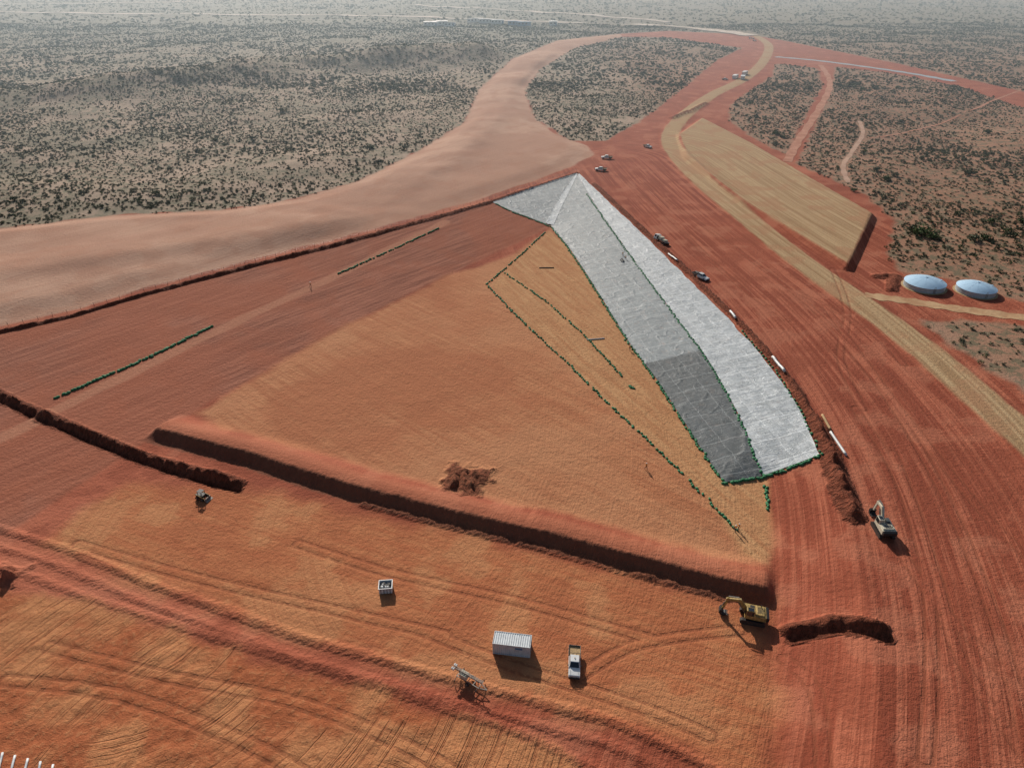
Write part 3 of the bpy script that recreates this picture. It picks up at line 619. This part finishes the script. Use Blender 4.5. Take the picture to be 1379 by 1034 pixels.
def loader(u,v,head):
    r=root('skid_steer_loader',u,v,head)
    ob('body',box(1.9,1.1,.8,-.2,0,.75,.95,.95),'dark',r,.05)
    ob('cage',cat(*[beam((x,y,1.1),(x*.9,y,2.0),.08) for x in (-.5,.55) for y in (-.45,.45)],box(1.15,1.0,.07,0,0,2.03)),'dark',r)
    ob('arms',cat(*[beam((-1.0,y,1.35),(1.1,y,.75),.12,.2) for y in (-.68,.68)],*[beam((1.05,y,.8),(1.35,y,.3),.12,.18) for y in (-.68,.68)]),'yellow',r)
    ob('bucket',prof([(1.3,.1),(1.95,.06),(1.45,.2),(1.38,.6),(1.3,.6)],-.85,.85),'steel',r)
    wheels(r,(-.75,.55),(-.7,.7),.38,.28)
loader(273,671,Rd(-20))
tank(1244,386,6.1,1.7); tank(1313,393,5.7,1.7)
# ------------------------------------------------------------------ site offices
def office(u,v,head,L=12,mat='white',s=1.):
    r=root('site_office',u,v,head,sc_=s)
    ob('walls',box(L,3.2,2.6,0,0,1.6),mat,r,.03)
    ob('roof',prof([(-L/2-.2,2.9),(L/2+.2,2.9),(L/2+.2,3.0),(0,3.25),(-L/2-.2,3.0)],-1.8,1.8),mat,r)
    ob('windows',cat(*[box(1.1,.04,.8,-L/2+1.5+i*2.6,y,1.9) for i in range(int(L/2.6)) for y in (-1.62,1.62)]),'glass',r)
    ob('door',box(.85,.05,2.0,L/2-.9,-1.63,1.35),'blue',r)
    ob('stumps',cat(*[box(.2,.2,.4,x,y,.15) for x in (-L/2+.5,0,L/2-.5) for y in (-1.3,1.3)]),'dark',r)
for u,v,l,m_ in ((580,36,10,'white'),(592,35,12,'white'),(606,37,8,'cont'),(640,31,12,'white'),(655,32,12,'white'),(670,33,10,'white'),(693,35,10,'blue'),(706,36,10,'blue'),(745,35,6,'white')):
    office(u,v,Rd(random.uniform(-12,6)),l,m_,2.2)
for u,v,h_,m_ in ((990,106,60,'white'),(1000,107,70,'cont'),(1003,101,60,'white')): office(u,v,Rd(h_),9,m_)
pickup(976,108,Rd(20));pickup(1016,56,Rd(20));truck(1012,53,Rd(160))
# ------------------------------------------------------------------ far roads
def strip(name,pts,w,mat,dz=.25,seg=8):
    P=smoothline(SL(pts),10); vs_=[];fs=[]
    for i,(x,y) in enumerate(P):
        a=P[max(i-1,0)];b=P[min(i+1,len(P)-1)]; d=Vector((b[0]-a[0],b[1]-a[1])).normalized(); ww=w*(1+.18*math.sin(i*1.7)+.1*random.uniform(-1,1))
        for k in range(seg+1):
            q=(k/seg-.5)*ww; xx,yy=x-d.y*q,y+d.x*q; vs_.append((xx,yy,hz(xx,yy)+dz))
    n=seg+1
    for i in range(len(P)-1): fs+=[(i*n+k,i*n+k+1,(i+1)*n+k+1,(i+1)*n+k) for k in range(seg)]
    ob(name,(vs_,fs),mat,None,0,True); return P
def dirt(name,a,b):
    T=NT(name); n=T.noise(T.pos,.15,5,.7); return T.fin(T.mix(T.ss(n,.35,.65),a,b),.95,T.bump(n,.6,.5),spec=.1)
Md=dirt('pale_dirt',(.48,.40,.33),(.60,.52,.44)); Mr=dirt('red_dirt',(.36,.16,.10),(.46,.23,.155)); Mt=dirt('track_dirt',(.38,.24,.17),(.46,.30,.22))
strips=[]
strips.append((strip('dirt_road',[(-200,14),(0,17),(200,19),(400,21),(560,23),(720,30),(870,34),(950,40),(1012,49)],24,Md,.9),26))
strips.append((strip('dirt_road',[(1105,88),(1116,105),(1116,122),(1098,155),(1075,190),(1060,218)],4.6,Mr,.12),3))
strips.append((strip('dirt_track',[(1158,163),(1162,180),(1148,205),(1135,225),(1142,246)],2.4,Mt,.12),2))
strips.append((strip('dirt_track',[(1379,120),(1300,150),(1230,175),(1170,185)],1.6,Mr,.12),1.2))
strips.append((strip('dirt_road',[(560,8),(640,12),(800,22),(900,30)],14,Md,.9),12))
strips.append((strip('dirt_road',[(-200,10),(100,5),(300,4)],14,Md,.9),12))
strips.append((strip('gravel_track',[(1165,398),(1220,405),(1290,416),(1379,428),(1500,445)],5,dirt('ochre_dirt',(.38,.22,.12),(.48,.32,.18)),.08),3))
T=NT('pond_water'); n=T.noise(T.pos,.3,3)
Mw=T.fin(T.mix(n,(.22,.27,.30),(.34,.38,.40)),.35,T.bump(n,.3,.2),0,.5)
strip('drain_pond',[(1045,77),(1100,82),(1170,91),(1230,100),(1285,110)],8,Mw,.15)
# ------------------------------------------------------------------ shrubs
def leafmat(name,a,b,c_):
    T=NT(name); oi=T.n.new('ShaderNodeObjectInfo').outputs['Random']
    c=T.mix(oi,a,b); c=T.mix(T.ma('FRACT',T.ma('MULTIPLY',oi,7.3)),c,c_); return T.fin(c,.85,None,0,.1)
Lm=leafmat('shrub_leaves',(.085,.10,.06),(.18,.185,.12),(.075,.085,.05)); Ls=leafmat('dry_grass',(.22,.20,.135),(.30,.27,.18),(.17,.16,.10))
Lg=leafmat('green_leaves',(.08,.11,.045),(.12,.15,.065),(.06,.08,.035)); Bk=pm('bark',(.12,.09,.07),.9)
def shrub(name,leaf,nl,rad,h,lf,stems=5,lob=5,rs=1):
    rr=random.Random(rs); me=bpy.data.meshes.new(name); v=[];f=[];mi=[]
    for _ in range(stems):
        a=rr.uniform(0,6.28); q=rr.uniform(.3,.75)*rad; b=beam((0.03*math.cos(a),.03*math.sin(a),-.1),(q*math.cos(a),q*math.sin(a),h*rr.uniform(.5,.85)),.07*rad,None,.03*rad)
        o=len(v); v+=b[0]; f+=[tuple(i+o for i in t_) for t_ in b[1]]; mi+=[1]*6
    L=[(rr.uniform(-.55,.55)*rad,rr.uniform(-.55,.55)*rad,h*rr.uniform(.4,.75),rr.uniform(.3,.55)*rad) for _ in range(lob)]
    for _ in range(nl):
        cx,cy,cz,cr=rr.choice(L); d=Vector((rr.gauss(0,1),rr.gauss(0,1),rr.gauss(0,1))).normalized()*cr*rr.uniform(.5,1.1)
        p_=Vector((cx+d.x,cy+d.y,max(.05,cz+d.z*h/rad*.8))); a=Vector((rr.gauss(0,1),rr.gauss(0,1),rr.gauss(0,1))).normalized(); b=a.cross(Vector((rr.gauss(0,1),rr.gauss(0,1),rr.gauss(0,1)))).normalized()
        s_=lf*rr.uniform(.6,1.3); o=len(v); v+=[tuple(p_-a*s_),tuple(p_+b*s_*.6),tuple(p_+a*s_),tuple(p_-b*s_*.6)]; f.append((o,o+1,o+2,o+3)); mi.append(0)
    me.from_pydata(v,[],f); me.materials.append(leaf); me.materials.append(Bk); me.polygons.foreach_set('material_index',mi)
    return bpy.data.objects.new(name,me)
col=bpy.data.collections.new('scrub_bushes'); sc.collection.children.link(col)
for k,(o,uv) in enumerate(zip([shrub('scrub_bush',Lm,60,1.,.75,.22,3,5,1),shrub('scrub_bush',Lm,50,1.,.9,.24,3,4,2),shrub('scrub_bush',Ls,50,1.,.5,.22,2,6,3),shrub('scrub_bush',Lg,60,1.,1.1,.2,3,6,4)],[(60,280),(120,270),(200,255),(90,250)])):
    col.objects.link(o); o.location=G(*uv)
def scatter(n,ylo,yhi,smin,smax,seed,thr=.40):
    r=np.random.default_rng(seed)
    y=np.sqrt(r.uniform(ylo**2,yhi**2,n)); x=r.uniform(-.95,.95,n)*(y+40)
    vg=bil(vegS,x,y); dn=fbm(x,y,35,3,21)*.6+fbm(x,y,6,2,22)*.4
    ok=(vg>r.uniform(-1.5,3,n))&(dn>thr+r.uniform(-.12,.14,n))
    for P,w in strips: ok&=ldist(x,y,P[::4]+[P[-1]])>w
    x=x[ok];y=y[ok]; s_=r.uniform(smin,smax,len(x))*np.where(r.random(len(x))<.04,1.8,1)*(.7+.6*fbm(x,y,50,2,5))
    return x,y,bil(Z,x,y)-.05,s_
parts=[scatter(88000,230,650,.4,1.0,1,.39),scatter(90000,600,1300,.8,1.6,2,.41),scatter(50000,1200,3200,1.6,3.0,3,.43),scatter(11000,150,300,.35,.9,4)]
xa=np.concatenate([q[0] for q in parts]);ya=np.concatenate([q[1] for q in parts]);za=np.concatenate([q[2] for q in parts]);sa_=np.concatenate([q[3] for q in parts])
print('shrubs',len(xa))
me=bpy.data.meshes.new('shrubland'); me.vertices.add(len(xa)); me.vertices.foreach_set('co',np.stack([xa,ya,za],-1).astype(np.float32).ravel())
a=me.attributes.new('scl','FLOAT','POINT'); a.data.foreach_set('value',sa_.astype(np.float32))
a=me.attributes.new('rotv','FLOAT_VECTOR','POINT'); a.data.foreach_set('vector',np.stack([np.zeros(len(xa)),np.zeros(len(xa)),rng.uniform(0,6.28,len(xa))],-1).astype(np.float32).ravel())
a=me.attributes.new('kind','INT','POINT'); a.data.foreach_set('value',rng.choice([0,0,1,1,2,2,2,3],len(xa)).astype(np.int32))
me.update()
so=bpy.data.objects.new('shrubland',me); sc.collection.objects.link(so)
ng=bpy.data.node_groups.new('scatter','GeometryNodeTree'); ng.interface.new_socket('Geometry',in_out='INPUT',socket_type='NodeSocketGeometry'); ng.interface.new_socket('Geometry',in_out='OUTPUT',socket_type='NodeSocketGeometry')
gi=ng.nodes.new('NodeGroupInput');go=ng.nodes.new('NodeGroupOutput'); ip=ng.nodes.new('GeometryNodeInstanceOnPoints'); ci=ng.nodes.new('GeometryNodeCollectionInfo')
ci.inputs['Collection'].default_value=col; ci.inputs['Separate Children'].default_value=True; ci.inputs['Reset Children'].default_value=True
def na(n,t_):
    q=ng.nodes.new('GeometryNodeInputNamedAttribute'); q.data_type=t_; q.inputs['Name'].default_value=n; return [o for o in q.outputs if o.enabled and o.name=='Attribute'][0]
ng.links.new(gi.outputs[0],ip.inputs['Points']); ng.links.new(ci.outputs[0],ip.inputs['Instance']); ip.inputs['Pick Instance'].default_value=True
ng.links.new(na('kind','INT'),ip.inputs['Instance Index']); ng.links.new(na('rotv','FLOAT_VECTOR'),ip.inputs['Rotation']); ng.links.new(na('scl','FLOAT'),ip.inputs['Scale'])
ng.links.new(ip.outputs[0],go.inputs[0])
md=so.modifiers.new('scatter','NODES'); md.node_group=ng
bigm=[shrub('acacia_bush',Lg,260,2.2,1.9,.28,7,9,31).data,shrub('acacia_bush',Lm,240,2.0,2.0,.28,7,8,32).data]
for i,(u,v,s_) in enumerate([(1240,317,2.0),(1228,312,1.4),(1256,322,1.3),(1312,325,1.5),(1325,322,1.2),(1180,230,1.2),(1192,243,1.3),(1205,238,1.),(1335,300,1.),(1360,318,1.1),(1045,182,1.3),(1052,186,1.),(1150,258,.9),(1270,205,1.),(1375,300,1.2),(1240,215,1.1),(290,190,1.1),(340,188,1.),(210,262,1.),(230,230,1.),(430,180,1.),(265,205,1.),(150,190,1.),(60,150,1.2),(1010,140,1.),(1300,235,1.3),(1330,180,1.3),(1215,165,1.2),(380,150,1.2),(520,130,1.1),(500,200,1.),(90,240,1.),(20,270,1.)]):
    o=bpy.data.objects.new('acacia_bush',bigm[i%2]); sc.collection.objects.link(o); o.location=G(u,v); o.rotation_euler[2]=i*1.3; o.scale=(s_,s_,s_*.9)
# ------------------------------------------------------------------ people
def person_mesh(walk,arm):
    J=[];E=[];lab=[]
    def add(p,r): J.append((p,r)); return len(J)-1
    def ed(a,b,l): E.append((a,b)); lab.append(l)
    pel=add((0,0,.95),.145); ch0=add((0.0,0,1.12),.13); ch=add((.01,0,1.32),.155); nb_=add((0,0,1.46),.075); nk=add((.01,0,1.53),.058); hd=add((.02,0,1.62),.088); tp=add((.015,0,1.70),.085)
    ed(pel,ch0,1);ed(ch0,ch,1);ed(ch,nb_,1);ed(nb_,nk,3);ed(nk,hd,3);ed(hd,tp,3)
    for s_ in (-1,1):
        k=walk*s_
        hp=add((0,s_*.1,.88),.1);kn=add((k*.22+.03,s_*.11,.49),.068);an=add((k*.38-.04*abs(walk),s_*.12,.1),.045);to=add((k*.38+.13,s_*.13,.045),.04)
        ed(pel,hp,0);ed(hp,kn,0);ed(kn,an,0);ed(an,to,2)
        sh=add((.0,s_*.2,1.40),.066)
        if arm==1: el=(.22,s_*.27,1.2);wr=(.45,s_*.16,1.22);fd=Vector((.9,-s_*.3,.1)).normalized()
        else: el=(-k*.12,s_*.27,1.12);wr=(-k*.2+.06,s_*.29,.88);fd=Vector((.15,0,-1)).normalized()
        e_=add(el,.045);w_=add(wr,.03);pm_=add(tuple(Vector(wr)+fd*.07),.034)
        ed(ch,sh,1);ed(sh,e_,1);ed(e_,w_,3);ed(w_,pm_,3)
        sd_=Vector((1,0,0)) if arm==0 else Vector((0,1,0))
        for q,ln_ in enumerate((.075,.085,.08,.062)):
            b0=Vector(wr)+fd*.1+sd_*(.03-.02*q); m0=add(tuple(b0),.009);m1=add(tuple(b0+fd*ln_*.5),.009);m2=add(tuple(b0+fd*ln_*.85+Vector((0,-s_*.02,0))),.008)
            ed(pm_,m0,3);ed(m0,m1,3);ed(m1,m2,3)
        t0=add(tuple(Vector(wr)+fd*.06+sd_*.045),.011);t1=add(tuple(Vector(wr)+fd*.1+sd_*.065),.009); ed(w_,t0,3);ed(t0,t1,3)
    me=bpy.data.meshes.new('worker'); me.from_pydata([j[0] for j in J],E,[]); o=bpy.data.objects.new('tmp',me); sc.collection.objects.link(o)
    m_=o.modifiers.new('s','SKIN'); 
    if not me.skin_vertices:
        bm=bmesh.new();bm.from_mesh(me);bm.verts.layers.skin.verify();bm.to_mesh(me);bm.free()
    for i,(p,r) in enumerate(J): me.skin_vertices[0].data[i].radius=(r,r); me.skin_vertices[0].data[i].use_root=(i==0)
    o.modifiers.new('d','SUBSURF').levels=1
    bpy.context.view_layer.update(); dg=bpy.context.evaluated_depsgraph_get(); out_=bpy.data.meshes.new_from_object(o.evaluated_get(dg)); bpy.data.objects.remove(o)
    out_.materials.clear()
    for n in ('navy','hivis','boot','skin'): out_.materials.append(M[n])
    for pl in out_.polygons:
        c_=pl.center; best=9;bi=0
        for (a,b),l in zip(E,lab):
            A=Vector(J[a][0]);B=Vector(J[b][0]); t_=max(0,min(1,(c_-A).dot(B-A)/max(1e-9,(B-A).length_squared))); d=(c_-(A+(B-A)*t_)).length-.5*(J[a][1]*(1-t_)+J[b][1]*t_)
            if d<best: best=d;bi=l
        pl.material_index=bi; pl.use_smooth=True
    return out_
PM=[person_mesh(0.15,1),person_mesh(.8,0)]
def person(u,v,head,k):
    r=root('worker',u,v,head); 
    b=bpy.data.objects.new('body',PM[k]); sc.collection.objects.link(b); b.parent=r
    hv=[];hf=[];n=14
    for j in range(5):
        a=j/5*math.pi/2; hv+=[(.015+.125*math.cos(a)*math.cos(2*math.pi*i/n)*1.1,.125*math.cos(a)*math.sin(2*math.pi*i/n),1.68+.13*math.sin(a)) for i in range(n)]
    for j in range(4): hf+=[(j*n+i,j*n+(i+1)%n,(j+1)*n+(i+1)%n,(j+1)*n+i) for i in range(n)]
    hf.append(tuple(range(4*n,5*n)))
    ob('helmet',(hv,hf),'hat',r,0,True); ob('helmet_brim',cyl(.16,.015,(.035,0,1.675),'z',16),'hat',r)
    ob('nose',beam((.10,0,1.62),(.125,0,1.585),.025),'skin',r,.006)
    ob('eyes',cat(box(.012,.022,.012,.105,.034,1.63),box(.012,.022,.012,.105,-.034,1.63)),'dark',r)
    ob('mouth',box(.01,.045,.01,.098,0,1.555),'red',r); ob('ears',cat(box(.03,.02,.055,.02,.09,1.61),box(.03,.02,.055,.02,-.09,1.61)),'skin',r,.006)
    ob('reflective_bands',cat(cyl(.152,.05,(0,0,1.14),'z',16)),'lamp',r)
for u,v,h_,k in ((990,716,200,0),(994,714,20,1),(870,632,120,1),(418,386,30,1),(843,350,200,0),(848,472,80,1),(839,345,90,0)): person(u,v,Rd(h_),k)
def quad(u,v,head):
    r=root('quad_bike',u,v,head)
    ob('body',cat(box(1.1,.4,.3,0,0,.65),box(.5,.7,.12,.65,0,.78),box(.5,.75,.12,-.6,0,.78)),'dark',r,.05)
    ob('handlebars',cat(beam((.35,0,.8),(.25,0,1.05),.06),box(.06,.8,.05,.25,0,1.06)),'dark',r); wheels(r,(-.6,.65),(-.42,.42),.28,.22)
quad(838,352,Rd(100))
# ------------------------------------------------------------------ fence on the dune crest
P=resamp([(x-.5,y+3.2) for x,y in crestL[1:]],70); fp=[];fw=[]
for i,(x,y) in enumerate(P):
    z=hz(x,y); fp.append(box(.07,.07,1.3,x,y,z+.6))
    if i:
        x0,y0=P[i-1];z0=hz(x0,y0)
        for h_ in (.5,.85,1.2): fw.append(beam((x0,y0,z0+h_),(x,y,z+h_),.02))
fr=bpy.data.objects.new('wire_fence',None); sc.collection.objects.link(fr); ob('posts',cat(*fp),'dark',fr); ob('wires',cat(*fw),'steel',fr)
# ------------------------------------------------------------------ haze, light, camera
hm=bpy.data.materials.new('haze'); hm.use_nodes=True; nt=hm.node_tree; nt.nodes.remove(nt.nodes['Principled BSDF'])
vsn=nt.nodes.new('ShaderNodeVolumeScatter'); vsn.inputs['Color'].default_value=(.76,.91,1,1); vsn.inputs['Density'].default_value=.00032; vsn.inputs['Anisotropy'].default_value=.25
nt.links.new(vsn.outputs[0],nt.nodes['Material Output'].inputs['Volume'])
ob('haze',box(17000,9800,100,0,5160,35),hm)
SE=math.radians(28); sh_=Vector((.33,-1,0)).normalized()
ld=Vector((sh_.x*math.cos(SE),sh_.y*math.cos(SE),-math.sin(SE)))
sun=bpy.data.lights.new('sun','SUN'); sun.energy=5; sun.angle=math.radians(.5); sun.color=(1,.94,.86)
so_=bpy.data.objects.new('sun',sun); sc.collection.objects.link(so_); so_.rotation_euler=ld.to_track_quat('-Z','Y').to_euler(); so_.location=(0,0,200)
w=bpy.data.worlds.new('World'); sc.world=w; w.use_nodes=True; wn=w.node_tree
sk=wn.nodes.new('ShaderNodeTexSky'); sk.sky_type='NISHITA'; sk.sun_disc=False; sk.sun_elevation=SE; sk.sun_rotation=math.atan2(-sh_.x,-sh_.y); sk.dust_density=2
wn.links.new(sk.outputs[0],wn.nodes['Background'].inputs[0]); wn.nodes['Background'].inputs[1].default_value=.07
cd=bpy.data.cameras.new('camera'); cd.lens=F/1379*36; cd.sensor_width=36; cd.clip_end=30000; cd.clip_start=.5
co=bpy.data.objects.new('camera',cd); sc.collection.objects.link(co); co.location=(0,0,H); co.rotation_euler=(math.pi/2-TH,0,0); sc.camera=co
sc.view_settings.view_transform='Standard'; sc.view_settings.look='None'; sc.view_settings.exposure=0
